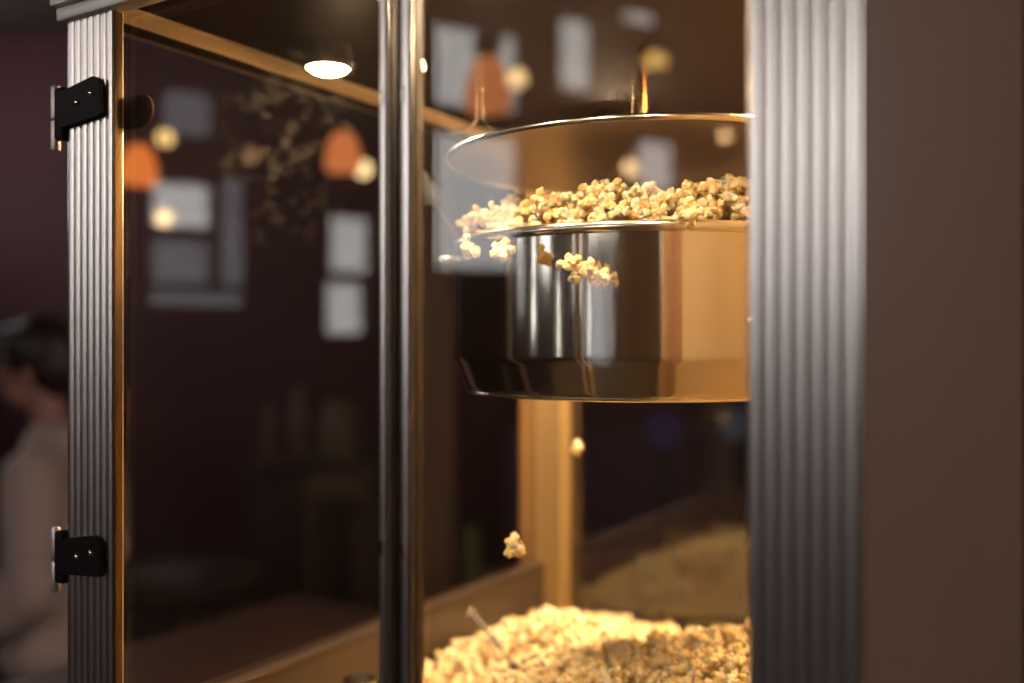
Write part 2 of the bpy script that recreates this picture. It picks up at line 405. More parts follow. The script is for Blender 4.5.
# two doors
def door(u0, u1, s0, s1, g, left):
    d = bpy.data.objects.new('door', None); link(d, ma); d.empty_display_size = .05
    b = bmesh.new(); box(b, (u0, GLASS_V, .03), (u1, GLASS_V+.004, ZT-.002)); obj('glass_pane', b, g, d)
    b = bmesh.new()                               # rounded stile at the meeting edge
    c, h = (s0+s1)/2, (s1-s0)/2
    poly = [(c+h*math.cos(PI+PI*i/12), .0015+.0035*math.sin(PI+PI*i/12)) for i in range(13)]+[(s1, .0030), (s0, .0030)]
    prism(b, poly, .03, ZT-.002); obj('stile', b, ALU, d, angle=60)
    b = bmesh.new(); box(b, (s1-.001, .0012, .03), (s1+.0012, .0088, ZT-.002), .0003); obj('dark_edge', b, GASKET, d)['label'] = 'thin black strip added along the stile edge'  # dark strip added so the stile edge shows no gold reflection
    return d
dl = door(.0535, .2925, .2908, .2978, GLASS_D, True)
dr = door(.3130, W-.0490, .3058, .3145, GLASS_R, False)
b = bmesh.new(); box(b, (.2980, .0085, .03), (.3056, .013, ZT-.002), .0005); obj('door_gasket', b, GASKET, ma)
# small bright pins on the stiles
for z in (L(.139), L(-.115)):
    for u, dd in ((.2943, dl), (.3099, dr)):
        b = bmesh.new(); lathe(b, [(0, -.0045), (.0009, -.004), (.0011, 0), (.0009, .004), (0, .0045)], 12, (u, -.0025, z)); obj('pin', b, CHROME, dd)
# hinges on the left post: knuckle outside the corner, leaf with two screws on the flutes
def hinge(zc, tilt, glass_leaf):
    h = bpy.data.objects.new('hinge', None); link(h, ma); h.location = (0, 0, zc); h.empty_display_size = .02
    b = bmesh.new()
    pts = []
    for (u, z, r) in ((-.003, -.0165, .001), (.0455, -.0125, .003), (.0445, .0165, .009), (-.003, .009, .001)):
        pts.append((u, z+tilt*0, r))
    poly = []
    n = len(pts)
    for i, (u, z, r) in enumerate(pts):
        p = Vector((u, z)); a = (Vector(pts[i-1][:2])-p).normalized(); c = (Vector(pts[(i+1) % n][:2])-p).normalized()
        for k in range(6):
            t = k/5
            poly.append(p+a*r*(1-t)**2+c*r*t**2)
    lo = [b.verts.new((q.x, -.0065, q.y)) for q in poly]; hi = [b.verts.new((q.x, -.0028, q.y)) for q in poly]
    k = len(poly)
    for i in range(k): b.faces.new((lo[i], lo[(i+1) % k], hi[(i+1) % k], hi[i]))
    b.faces.new(lo); b.faces.new(hi)
    obj('leaf', b, DARKHW, h)
    b = bmesh.new(); box(b, (-.0095, -.0055, -.024), (.0005, .004, .014), .002); obj('wrap_plate', b, DARKHW, h)
    for z0, z1 in ((-.031, -.009), (-.008, .016)):
        b = bmesh.new(); lathe(b, [(0, z0), (.0028, z0), (.0034, z0+.0012), (.0034, z1-.0012), (.0028, z1), (0, z1)], 20, (-.0115, -.002, 0)); obj('knuckle', b, ALU_TRIM, h)
    for u, z in ((.0205, -.001), (.0365, .0035)):
        b = bmesh.new()
        lathe(b, [(0, .0022), (.0012, .0020), (.0024, .0010), (.0028, 0), (.0, 0)], 20)
        bmesh.ops.rotate(b, cent=(0, 0, 0), matrix=Matrix.Rotation(PI/2, 3, 'X'), verts=b.verts[:])
        bmesh.ops.translate(b, vec=(u, -.0064, z), verts=b.verts[:]); obj('screw', b, CHROME, h)['label'] = 'bright domed screw'
    if glass_leaf:
        b = bmesh.new(); poly = [(.036, -.0195), (.0635, -.0195)]+[(.0635+.0115*math.sin(PI*i/14), -.008-.0115*math.cos(PI*i/14)) for i in range(1, 14)]+[(.0635, .0035), (.036, .0035)]
        lo = [b.verts.new((x, .0142, z)) for x, z in poly]; hi = [b.verts.new((x, .0165, z)) for x, z in poly]; k = len(poly)
        for i in range(k): b.faces.new((lo[i], lo[(i+1) % k], hi[(i+1) % k], hi[i]))
        b.faces.new(lo); b.faces.new(hi); obj('clamp_plate', b, CLAMP, h)['label'] = 'round-ended brown plate behind the glass'
hinge(L(.1725), 0, True)
hinge(L(-.150), 0, False)
# heat lamps in the roof; the front row and right rear one are added
def heat_lamp(u, v, z, r, m, ):
    h = bpy.data.objects.new('heat_lamp', None); link(h, ma); h.location = (u, v, z); h.empty_display_size = .02
    b = bmesh.new(); lathe(b, [(0, -.004), (r*.45, -.0033), (r*.75, -.0012), (r*.93, .0015), (r*.93, .004), (0, .004)], 40); obj('lens', b, m, h)
    b = bmesh.new(); lathe(b, [(r*.95, .0005), (r*1.12, .0005), (r*1.2, .004), (r*1.0, L(.249)-z), (0, L(.249)-z), (0, .006), (r*.95, .006)], 40); obj('lamp_housing', b, DARKHW, h)
heat_lamp(.0869, .180, L(.230), .0185, LENS)
heat_lamp(.185, .520, L(.238), .018, LENS_B)
heat_lamp(.490, .250, L(.243), .014, LENS_SOFT)

for u in (.26, .36, .46): heat_lamp(u, .034, L(.218), .013, LENS_F)  # added out of view to light the front of the kettle heap
heat_lamp(.500, .560, L(.243), .014, LENS_R)  # added behind the right post to light the right of the pile

# wire bracket hanging from the cabinet roof
wx = at(480, 125, .82)
b = bmesh.new()
for s, end in ((-1, at(449, 134, .80)), (1, at(524, 131.5, .82))):
    x = wx.x+s*.0024
    pts = [(x, wx.y, H+.249), (x, wx.y, wx.z+.012), (x+s*.002, wx.y, wx.z+.003), (x+s*.010, wx.y, wx.z-.003), (end.x, end.y, end.z)]
    if s == 1: pts.append((end.x+.02, end.y, end.z+.001))
    pts = spline([(p[0], p[1], p[2]) for p in pts], 7)
    tube(b, pts, .0012, 10)
Minv = (Matrix.Translation((FL.x, FL.y, ZB)) @ Matrix.Rotation(ANG, 4, 'Z')).inverted()
bmesh.ops.transform(b, matrix=Minv, verts=b.verts[:])
obj('wire_bracket', b, STEEL_SATIN, ma)['label'] = 'thin wires bending apart above the lid'

# ------------------------------------------------------------ kettle
KX, KY = .1095, .805
RB = .1575
kt = thing('popcorn_kettle', 'round stainless steel popping kettle hanging behind the right glass door', 'kettle', (KX, KY, H-.039))
z0 = H-.039
b = bmesh.new()
lathe(b, [(0, .0), (.140, 0), (.1463, .0005), (.1476, .002), (.1485, .005), (.1564, .0245), (RB, .0275), (RB, .030), (RB, .050), (RB, .085), (RB, .1152), (RB-.003, .1152), (RB-.003, .03), (.14, .006), (0, .004)], 192)
obj('bowl', b, STEEL, kt, angle=25)
b = bmesh.new()
lathe(b, [(RB-.003, .1152), (RB+.0025, .1152), (RB+.0035, .1167), (RB+.0038, .1197), (RB+.0025, .1222), (RB-.0005, .1230), (RB-.003, .1217)], 192, close=True)
obj('rolled_rim', b, RIM, kt)
b = bmesh.new()
lathe(b, [(.1455, -.0012), (.1474, -.0006), (.1481, .0008), (.1470, .0018), (.1452, .0012)], 160, close=True); obj('bottom_edge', b, RIM, kt)
# lid with rolled edge, shaft and a thin rod
RLD = .1640; zl = .191
b = bmesh.new(); lathe(b, [(0, .006), (.05, .0055), (.12, .003), (RLD-.002, .0005), (RLD-.002, -.0008), (.12, .0015), (.05, .004), (0, .0045)], 160, (0, 0, zl)); ld = obj('lid', b, LID_STEEL, kt)
b = bmesh.new(); lathe(b, [(RLD+.0018*math.cos(a), .0025*math.sin(a)) for a in [2*PI*i/10 for i in range(10)]], 192, (0, 0, zl), close=True); obj('lid_edge', b, RIM, ld)
b = bmesh.new(); lathe(b, [(0, .005), (.0044, .005), (.0044, H+.2485-z0-zl), (0, H+.2485-z0-zl)], 24, (0, 0, zl)); lathe(b, [(.0044, .005), (.011, .006), (.010, .010), (.0044, .012)], 24, (0, 0, zl)); obj('drive_shaft', b, mat('bronze shaft', (.30, .18, .09), .22, 1), kt)
b = bmesh.new(); tube(b, [(-.0105, -.01, zl+.006), (-.0105, -.01, H+.2485-z0)], .0010, 8); obj('guide_rod', b, CHROME, kt)
# tilting handle on the left
b = bmesh.new()
p0 = at(459, 241, .80); p1 = at(440, 214, .79); p2 = at(433, 203, .785); p3 = at(419, 172, .775)
off = Vector((KX, KY, z0))
tube(b, [p0-off, p1-off, p2-off], .0028, 12); obj('handle_rod', b, BRASS, kt)
b = bmesh.new(); d = p3-p2
tube(b, [p2-off+d*t for t in (0, .04, .12, .4, .75, .92, .99, 1)], [.003, .0068, .0078, .0082, .0074, .0062, .004, .001], 20); obj('handle_grip', b, GRIP, kt)['label'] = 'dark blue-grey grip'
b = bmesh.new(); box(b, (-RB-.012, -.02, .104), (-RB+.003, .004, .111), .0015); obj('handle_bracket', b, STEEL_SATIN, kt)
# pivot arm to the right wall
b = bmesh.new(); ru, rv = uv(Vector((KX, KY, 0))); reach = W-.0128-ru
tube(b, [U*(RB-.002)+Vector((0, 0, .07)), U*reach+Vector((0, 0, .07))], .008, 20); obj('pivot_arm', b, STEEL_SATIN, kt)

# ------------------------------------------------------------ popcorn
def make_pop(seed, size=.0225, voxel=.00062, hull=True):
    r = random.Random(seed)
    b = bmesh.new()
    n = r.randint(4, 7); s = size
    sph(b, (0, 0, 0), s*.24, 2)
    dirs = []
    for k in range(n):
        for _ in range(30):
            d = Vector((r.gauss(0, 1), r.gauss(0, 1), r.gauss(0, .75))).normalized()
            if all(d.dot(e) < .55 for e in dirs): break
        dirs.append(d)
        dist = s*r.uniform(.22, .38); rad = s*r.uniform(.12, .20)
        c = d*dist
        sph(b, c, rad, 2, (r.uniform(.85, 1.15), r.uniform(.85, 1.15), r.uniform(.8, 1.1)))
        sph(b, d*dist*.5, rad*.7, 2)
        for _ in range(r.randint(6, 10)):           # little bulges on each wing
            e = (d*.7+Vector((r.gauss(0, 1), r.gauss(0, 1), r.gauss(0, 1))).normalized()).normalized()
            sph(b, c+e*rad*.85, rad*r.uniform(.28, .52), 2)
    b = fuse(b, voxel, 2, .4)
    for v in b.verts:
        q = v.co*260+Vector((seed*3.1, 0, 0))
        v.co += v.normal*(noise.noise(q)*.0008+noise.noise(q*2.3)*.0006+noise.noise(q*5)*.0002)
    hd = Vector((r.gauss(0, 1), r.gauss(0, 1), r.gauss(0, 1))).normalized()
    if hull:
        for f in b.faces:
            c = f.calc_center_median()
            if c.length < s*.24 and c.normalized().dot(hd) > .6+.3*noise.noise(c*500): f.material_index = 1
    b.normal_update()
    return b
def mesh_of(b, name='popcorn'):
    me = bpy.data.meshes.new(name); b.to_mesh(me); b.free()
    me.materials.append(POP); me.materials.append(HULL)
    me.polygons.foreach_set('use_smooth', [True]*len(me.polygons)); return me
NV = 12
POPS = [mesh_of(make_pop(100+i)) for i in range(NV)]
LOW = []
for i in range(5):
    b = make_pop(100+i, voxel=.0013); b.verts.index_update(); LOW.append(b)

def rnd_rot(): return Euler((R.uniform(0, 2*PI), R.uniform(0, 2*PI), R.uniform(0, 2*PI)))
def kernel(p, scale, label, group=None, rot=None, var=None, name='popcorn'):
    o = bpy.data.objects.new(name, POPS[R.randrange(NV) if var is None else var]); COL.objects.link(o)
    o.location = p; o.rotation_euler = rot or rnd_rot(); o.scale = (scale,)*3
    return tag(o, label, 'popcorn', group)
def pix(p): return 512+F*p.x/p.y, 344-F*(p.z-H)/p.y
def stuff_pop(name, places, label):
    vs, fs, mi = [], [], []
    for p, s in places:
        co, fa, m = R.choice(LOWM)
        M = Matrix.Translation(p) @ rnd_rot().to_matrix().to_4x4() @ Matrix.Scale(s, 4)
        base = len(vs)
        vs.extend((M @ c)[:] for c in co)
        fs.extend([i+base for i in f] for f in fa); mi.extend(m)
    me = bpy.data.meshes.new(name); me.from_pydata(vs, [], fs); me.materials.append(POP); me.materials.append(HULL)
    me.polygons.foreach_set('use_smooth', [True]*len(me.polygons)); me.polygons.foreach_set('material_index', mi); me.update()
    o = bpy.data.objects.new(name, me); COL.objects.link(o); return tag(o, label, 'popcorn', None, 'stuff')
LOWM = [([v.co.copy() for v in b.verts], [[v.index for v in f.verts] for f in b.faces], [f.material_index for f in b.faces]) for b in LOW]

# heap in the kettle, seen only where it rises over the rim
PROFILE = [(452, 226), (462, 221), (480, 214), (498, 210), (512, 202), (522, 197), (540, 193), (556, 186), (575, 186), (590, 182), (608, 176), (620, 178), (638, 186), (650, 190), (662, 194), (690, 190), (720, 188), (760, 186), (860, 200)]
def prof(x):
    for (a, ya), (c, yc) in zip(PROFILE, PROFILE[1:]):
        if a <= x <= c: return ya+(yc-ya)*(x-a)/(c-a)
    return 222
heapK, heapS = [], []
cand = []
g = .0142
for i in range(-14, 15):
    for j in range(-14, 15):
        x = (i+.5*(j % 2))*g+R.uniform(-.003, .003); y = j*g*.87+R.uniform(-.003, .003)
        rr = math.hypot(x, y)
        if rr > RB-.011: continue
        cand.append((x, y, rr))
def ridge(x, y):              # height of the heap surface over the eye
    P = Vector((KX+x, KY+y, H)); px = pix(P)[0]
    edge = RB-.011-math.hypot(x, y)
    t = smoothstep(0, .024, edge)
    # the crest line lies 3 to 5 cm behind the front rim on the left, farther back on the right
    top = (344-prof(px)-13-7*smoothstep(620, 700, px))/F*(.700+.10*smoothstep(600, 720, px))
    back = smoothstep(.05, .14, y)
    return (.084+(max(top, .084)-.084)*t)-.02*back*t
for x, y, rr in cand:
    h = ridge(x, y)
    p = Vector((KX+x, KY+y, H+h+R.uniform(-.003, .002)))
    px, py = pix(p)
    vis = (y < .06) and px < 760
    (heapK if vis else heapS).append((p, R.uniform(.72, 1.0)))
    if vis and R.random() < .25: heapS.append((p-Vector((0, 0, .017)), 1))
heapK.sort(key=lambda q: q[0].y)
print('kettle individuals', len(heapK), 'rest', len(heapS))
heapS += heapK[120:]
G1 = 'popcorn heaped in the kettle'
for p, s in heapK[:120]:
    kernel(p, s, 'cream popped corn piece heaped above the kettle rim', G1)
stuff_pop('kettle_popcorn', heapS, 'popcorn filling the kettle behind the front of the heap')
# pieces that single themselves out
def lone(px, py, y, s, lab, rot=None, var=None):
    return kernel(at(px, py, y), s, lab, None, rot, var)
lone(541, 202, .70, .85, 'pale two-winged popcorn piece standing up at the left of the heap crest')
lone(649, 188, .715, .7, 'round popcorn piece perched alone on the heap right of its peak')
lone(692, 188, .78, .85, 'large round popcorn piece at the left end of the shaded heap')
lone(691, 214, .636, .95, 'whitish popcorn cluster hanging over the rim near the warm side of the kettle')
lone(467, 225, .775, .8, 'yellowish popcorn piece resting on the left end of the kettle rim')
for px, py, y in ((474, 222, .73), (484, 218, .72), (494, 214, .72), (503, 213, .73), (512, 205, .74), (489, 221, .72), (500, 219, .72), (521, 200, .74), (479, 214, .76), (514, 214, .70)):
    kernel(at(px, py-1, y+.035), R.uniform(.68, .85), 'cream popped corn piece heaped above the kettle rim', G1)
# falling pieces
lone(468, 248, .70, 1.0, 'white popcorn piece falling at the left edge of the kettle', var=2)
lone(503, 251, .66, .82, 'pinkish popcorn piece falling second from the left edge of the kettle', var=3)
lone(569, 264, .63, .8, 'golden popcorn piece before the streaked kettle wall, left of a touching pair', var=5)
lone(574, 278, .63, .42, 'small golden popcorn piece below the falling pair before the kettle', var=6)
lone(588, 267, .632, .68, 'golden popcorn piece before the kettle wall, right of a touching pair', var=7)
lone(598, 275, .632, .66, 'darker golden popcorn piece falling lowest right before the kettle wall', var=8)
lone(515, 546, .75, 1.1, 'three-lobed popcorn piece falling below the kettle in front of the rear post', var=9)
lone(577, 448, .98, .7, 'blurred small popcorn piece falling just right of the rear post')
lone(752, 325, .66, .75, 'popcorn piece falling at the right side of the kettle beside the wide post')

# pile in the tray
def S(u, v):                  # depth of the pile surface below the eye
    h = .338
    a = .097*math.exp(-(((u-.45)/.175)**2+((v-.37)/.19)**2))
    c = .047*math.exp(-(((u-.155)/.085)**2+((v-.445)/.095)**2))
    e = .035*math.exp(-(((u-.27)/.1)**2+((v-.30)/.12)**2))
    return -(h-a-c-e)
pile = []
g = .0138
nu, nv = int(W/g), int(D/(g*.87))
for j in range(nv):
    for i in range(nu):
        u = (i+.5*(j % 2))*g+R.uniform(-.004, .004); v = j*g*.87+R.uniform(-.004, .004)
        if not (.045 < u < W-.022 and .042 < v < D-.040): continue
        if u < .06 and v < .058 or u > W-.06 and v < .058: continue
        if (u < .06 or u > W-.06) and v > D-.057: continue
        z = S(u, v)+R.uniform(-.005, .004)
        p = world(u, v, H+z); pile.append((p, R.uniform(.68, .92)))
        pile.append((p-Vector((R.uniform(-.004, .004), R.uniform(-.004, .004), .014)), .9))
inframe = []; rest = []
for p, s in pile:
    px, py = pix(p); u, v = uv(p)
    top = S(u, v)-.006 < p.z-H
    if top and 408 < px < 762 and py < 697: inframe.append((p, s))
    else: rest.append((p, s))
inframe.sort(key=lambda q: (q[0]-Vector((0, 0, H))).length)
print('pile in frame', len(inframe), 'rest', len(rest))
NP = 175
G2 = 'popcorn piled in the tray'
for p, s in inframe[:NP]:
    kernel(p, s, 'golden popped corn piece on the near part of the pile in the tray', G2)
stuff_pop('piled_popcorn', inframe[NP:]+rest, 'popcorn pile filling the tray of the machine')
for l in LOW: l.free()

# scoop stuck in the pile, and a small cup
a = at(470, 611, 1.0); e = at(500, 648, .955)
sp = thing('popcorn_scoop', 'thin metal scoop stuck in the popcorn pile, bright ball on its handle', 'scoop', e)
d = (a-e)
b = bmesh.new(); tube(b, [d.normalized()*-.036, d], .0026, 12); obj('handle', b, STEEL_SATIN, sp)
b = bmesh.new(); sph(b, d, .0052, 3); obj('handle_knob', b, CHROME, sp)
b = bmesh.new(); dn = -d.normalized()
M = Matrix.Translation(dn*.034) @ dn.to_track_quat('Z', 'Y').to_matrix().to_4x4()
lathe(b, [(.004, 0), (.022, .006), (.030, .03), (.033, .045), (.0322, .045), (.0292, .03), (.021, .0075), (.0, .0015)], 28)
bmesh.ops.transform(b, matrix=M, verts=b.verts[:]); obj('scoop_bowl', b, STEEL_SATIN, sp)
c = at(360, 679, .84)
b = bmesh.new(); hcup = c.z-(H+S(*uv(c)))+.004
lathe(b, [(0, 0), (.0105, 0), (.0125, hcup-.002), (.0145, hcup-.001), (.0145, hcup), (.0118, hcup), (.0098, .002), (0, .002)], 40)
tag(obj('metal_cup', b, CHROME, loc=(c.x, c.y, c.z-hcup)), 'small shiny metal cup in the tray beside the centre door stiles', 'cup')

# ------------------------------------------------------------ pendant lamps
def shade_mat(name, c, s): return emit(name, c, s)
CORD = mat('black cord', (.02, .016, .018), .6)
BULB = emit('warm bulb glass', (1, .70, .34), 26)
BULB_B = emit('bright bulb glass', (1, .74, .40), 2.6)
def pendant(pos, r, h, shade, label, ball=False, inner=None, group=None):
    t = thing('pendant_lamp', label, 'lamp', pos, 0, group)
    b = bmesh.new(); lathe(b, [(r*.30, h*1.0), (r*.42, h*.99), (r*.66, h*.86), (r*.86, h*.62), (r*.97, h*.35), (r, h*.16), (r*.88, 0), (r*.86, 0), (r*.96, h*.16), (r*.93, h*.35), (r*.82, h*.62), (r*.62, h*.84), (r*.30, h*.97)], 40, close=True)
    obj('lamp_shade', b, shade, t)
    b = bmesh.new(); sph(b, (0, 0, h*.40), r*.33, 3, (1, 1, 1.25)); obj('bulb', b, inner, t)
    b = bmesh.new()
    if ball: sph(b, (0, 0, h*1.0+r*.58), r*.66, 3)
    else: lathe(b, [(0, h*.95), (r*.32, h*.95), (r*.30, h*1.15), (r*.12, h*1.25), (0, h*1.25)], 24)
    obj('socket', b, CORD, t)
    b = bmesh.new(); tube(b, [(0, 0, h*1.15), (0, 0, ZC-pos.z)], .004, 8); obj('cord', b, CORD, t)
    return t
OR1 = shade_mat('glowing orange shade', (1, .26, .055), 1.0)
OR2 = shade_mat('glowing peach shade', (1, .30, .10), .75)
OR3 = shade_mat('strong orange shade', (1, .30, .10), 4.6)
pendant(at(139, 184, 2.6), .049, .105, OR1, 'glowing orange pendant lamp seen just right of the left post', inner=BULB_B)
pendant(at(343, 171, 2.6), .050, .105, OR2, 'blurred orange pendant lamp seen left of the centre door stiles', inner=BULB_B)
pendant(mirrored(487, 111, 2.6), .062, .145, OR3, 'orange bell lamp under a black ball mirrored in the right door glass', ball=True, inner=BULB)
def bulb_lamp(pos, r, label, m, dome=False):
    t = thing('globe_lamp' if not dome else 'dome_lamp', label, 'lamp', pos)
    b = bmesh.new()
    if dome: lathe(b, [(0, r*1.05), (r*.5, r*.95), (r*.9, r*.55), (r*1.15, 0), (r*1.05, 0), (r*.8, r*.5), (0, r*.9)], 32)
    else: sph(b, (0, 0, 0), r, 3)
    obj('globe' if not dome else 'dome_shade', b, m, t)
    b = bmesh.new(); lathe(b, [(0, r*.8), (r*.45, r*.85), (r*.4, r*1.5), (0, r*1.6)], 20); obj('socket', b, CORD, t)
    b = bmesh.new(); tube(b, [(0, 0, r*1.4), (0, 0, ZC-pos.z)], .003, 8); obj('cord', b, CORD, t)
SM = emit('amber globe', (1, .66, .25), 2.2); SM2 = emit('pale amber globe', (1, .74, .36), 2.6); SM3 = emit('dim amber globe', (1, .5, .25), .25)
bulb_lamp(at(165, 138, 2.9), .024, 'small amber globe lamp up right of the left orange lamp', SM)
bulb_lamp(at(363, 169, 2.9), .026, 'small bright globe lamp touching the blurred orange lamp', SM2)
bulb_lamp(at(164, 218, 2.6), .022, 'small amber globe lamp below the left orange lamp', SM)
bulb_lamp(at(251, 155, 2.9), .022, 'dim brownish globe lamp between the two orange lamps', SM3)
RB1 = emit('mirrored warm globe', (1, .64, .30), 16); RB2 = emit('mirrored gold dome', (1, .58, .16), 8)
bulb_lamp(mirrored(516, 78, 3.0), .030, 'warm globe lamp mirrored beside the orange bell lamp', RB1)
bulb_lamp(mirrored(630, 168, 3.0), .026, 'warm globe lamp mirrored low on the kettle lid', RB1)
bulb_lamp(mirrored(725, 135, 3.0), .018, 'small globe lamp mirrored at the right of the kettle lid', RB1)
bulb_lamp(mirrored(655, 64, 3.0), .036, 'gold dome lamp mirrored above the kettle lid', RB2, dome=True)

# ------------------------------------------------------------ things beyond the machine
c = at(437, 344, 3.6)
b = bmesh.new(); box(b, (c.x-.066, 3.53, 0), (c.x+.066, 3.67, ZC), .01)
tag(obj('wooden_post', b, MWOOD), 'brown wooden post rising behind the left part of the kettle', 'post')
c = at(472, 560, 3.4)
OLIVE = mat('olive fabric', (.10, .10, .03), .8)
# shelf cabinet behind the machine with bottles and jars
SHY = 4.3
def bx(p0, p1, y, name, m, parent=None, depth=.3, bevel=.004):
    a, c = at(*p0, y), at(*p1, y); b = bmesh.new(); box(b, (a.x, y, c.z), (c.x, y+depth, a.z), bevel); return obj(name, b, m, parent)
shelf_z = at(0, 462, SHY).z
bc = thing('back_bar', 'dark wooden back bar cabinet standing in the dim room', 'cabinet', (0, SHY, 0))
b = bmesh.new(); xa = at(255, 0, SHY).x; xb = at(400, 0, SHY).x
box(b, (xa, -.05, 0), (xb, .5, shelf_z-.04), .005); obj('cabinet_body', b, DWOOD, bc)
b = bmesh.new(); box(b, (xa-.03, -.09, shelf_z-.04), (xb+.03, .52, shelf_z), .005); obj('cabinet_top', b, DWOOD, bc)
PINK = mat('pinkish glass bottle', (.22, .11, .11), .35); TAN = mat('tan jar', (.19, .13, .085), .5); BROWNB = mat('brown board', (.15, .08, .05), .6)
GREYC = mat('grey paper', (.10, .10, .12), .7)
def bottle(px, w, top, m, label, name='bottle', neck=.4, g=None):
    y = SHY+.12
    c = at(px, 462, y); hh = at(px, top, y).z-shelf_z; r = w/2/F*y
    b = bmesh.new(); lathe(b, [(0, 0), (r*.95, 0), (r, .01), (r, hh*.55), (r*.85, hh*.66), (r*neck, hh*.78), (r*neck, hh*.97), (r*neck*.9, hh), (0, hh)], 28)
    t = thing(name, label, name, (c.x, y, shelf_z), 0, g)
    obj('body', b, m, t)
    b = bmesh.new(); lathe(b, [(0, hh), (r*neck*1.15, hh), (r*neck*1.15, hh+.02), (0, hh+.02)], 24); obj('cap', b, DARKHW, t)
bottle(300, 20, 384, PINK, 'tall pinkish bottle on the dim back bar')
bottle(270, 14, 400, PINK, 'slim dark pink bottle, leftmost on the back bar')
bottle(340, 40, 398, TAN, 'wide tan jar on the back bar right of the bottles', 'jar', .8)
a = at(302, 484, 3.7); c = at(368, 499, 3.7)
tb = thing('side_table', 'low wooden table with a brown edge in the dark behind the glass', 'table', ((a.x+c.x)/2, 3.85, 0))
hw = (c.x-a.x)/2
b = bmesh.new(); box(b, (-hw, -.15, c.z), (hw, .25, a.z), .006); obj('tabletop', b, BROWNB, tb)
for sx in (-1, 1):
    for yy in (-.12, .22):
        b = bmesh.new(); tube(b, [(sx*(hw-.03), yy, 0), (sx*(hw-.03), yy, c.z)], .014, 12); obj('leg', b, BROWNB, tb)
# round table with folded paper, lower left
ty = 3.0
c = at(180, 572, ty)
tb = thing('round_table', 'dark round table seen low through the left door glass', 'table', (c.x, ty, 0))
b = bmesh.new(); lathe(b, [(0, c.z-.03), (.24, c.z-.03), (.25, c.z-.022), (.25, c.z-.005), (.245, c.z), (0, c.z)], 48); obj('tabletop', b, DWOOD, tb)
b = bmesh.new(); lathe(b, [(0, 0), (.20, 0), (.20, .02), (.03, .05), (.03, c.z-.03), (0, c.z-.03)], 28); obj('pedestal', b, DWOOD, tb)
b = bmesh.new(); box(b, (-.085, -.09, 0), (.085, .10, .012), .004)
tag(obj('folded_napkin', b, GREYC, loc=(c.x, ty-.05, c.z+.0005)), 'pale grey folded napkin on the dark round table', 'napkin')
# violet and bluish globes, added for two blurred glows under the kettle
VI = emit('violet glow glass', (.42, .20, .62), .04); BL2 = emit('bluish glow glass', (.40, .48, .62), .07)
def glow_globe(px, py, y, r, m, label):
    p = at(px, py, y); t = thing('glow_globe', label, 'lamp', (p.x, y, 0))
    b = bmesh.new(); sph(b, (0, 0, p.z), r, 3); obj('glow_ball', b, m, t)
    b = bmesh.new(); lathe(b, [(0, 0), (.12, 0), (.12, .02), (.015, .05), (.012, p.z-r*.9), (0, p.z-r*.9)], 24); obj('stand', b, DARKHW, t)
glow_globe(664, 430, 4.6, .095, VI, 'dim violet globe added for the glow under the kettle bottom')
glow_globe(736, 424, 4.6, .075, BL2, 'dim bluish globe added for the glow beside the wide right post')
# sofa-like low dark bench below them (violet tinged)
VW = mat('dark violet upholstery', (.085, .04, .06), .8)
bn = thing('bench', 'dark violet upholstered bench far behind the machine', 'bench', (.72, 5.1, 0))
b = bmesh.new(); box(b, (-.75, -.28, .12), (.75, .2, .47), .04); obj('seat', b, VW, bn)
b = bmesh.new(); box(b, (-.75, .18, .12), (.75, .34, 1.05), .04); obj('backrest', b, VW, bn)
for sx in (-.68, .68):
    for yy in (-.22, .28):
        b = bmesh.new(); tube(b, [(sx, yy, 0), (sx, yy, .13)], .02, 10); obj('leg', b, DWOOD, bn)
# olive chair back right of the wooden post
ch = thing('olive_chair', 'olive green chair back low behind the kettle handle', 'chair', (at(472, 0, 3.1).x, 3.1, 0))
b = bmesh.new(); box(b, (-.03, -.2, at(0, 585, 3.1).z-.05), (.35, .25, at(0, 585, 3.1).z), .02); obj('seat', b, OLIVE, ch)
b = bmesh.new(); box(b, (-.03, .0, at(0, 585, 3.1).z), (.024, .05, at(0, 530, 3.1).z), .008); obj('backrest', b, OLIVE, ch)
for sx in (.0, .32):
    for yy in (-.17, .22):
        b = bmesh.new(); tube(b, [(sx, yy, 0), (sx, yy, at(0, 585, 3.1).z-.04)], .014, 10); obj('leg', b, DWOOD, ch)

# ------------------------------------------------------------ person in a white shirt
PY = 2.6
hc = at(39, 368, PY)          # head centre
SKIN = mat('skin', (.38, .19, .15), .5, sss=.1)
SHIRT = mat('white shirt cotton', (.46, .37, .34), .8, bump=(9, (1, 1, 2.2), .02))
TROUS = mat('black trousers', (.02, .015, .017), .8)
HAIR = mat('dark brown hair', (.022, .012, .010), .45, bump=(60, (1, 1, .2), .002))
EYE = mat('eye', (.06, .04, .035), .2); LIP = mat('lips', (.34, .12, .11), .5)
ps = thing('person', 'person with dark hair in a white shirt, facing left, beside the left post', 'person', (hc.x+.02, PY, 0))
o = Vector((hc.x+.02, PY, 0))
hz = hc.z                      # ~1.44
hx = hc.x-o.x
def P(x, y, z): return Vector((x, y, z))
b = bmesh.new()               # body faces -x
sph(b, (hx, 0, hz+.025), .083, 3, (1.14, .92, 1.18))             # skull
sph(b, (hx-.040, 0, hz-.045), .058, 3, (.95, .92, 1.15))         # jaw
sph(b, (hx-.068, 0, hz-.088), .020, 2)                           # chin
limb(b, [(hx-.094, 0, hz+.012), (hx-.112, 0, hz-.022)], [.009, .013], .5)   # nose
sph(b, (hx-.088, 0, hz-.058), .014, 2, (1, 1.5, .7))
sph(b, (hx-.080, 0, hz+.028), .018, 2, (.8, 2.6, .7))            # brow
for s in (-1, 1): sph(b, (hx+.004, s*.077, hz-.008), .020, 2, (.75, .35, 1.45))
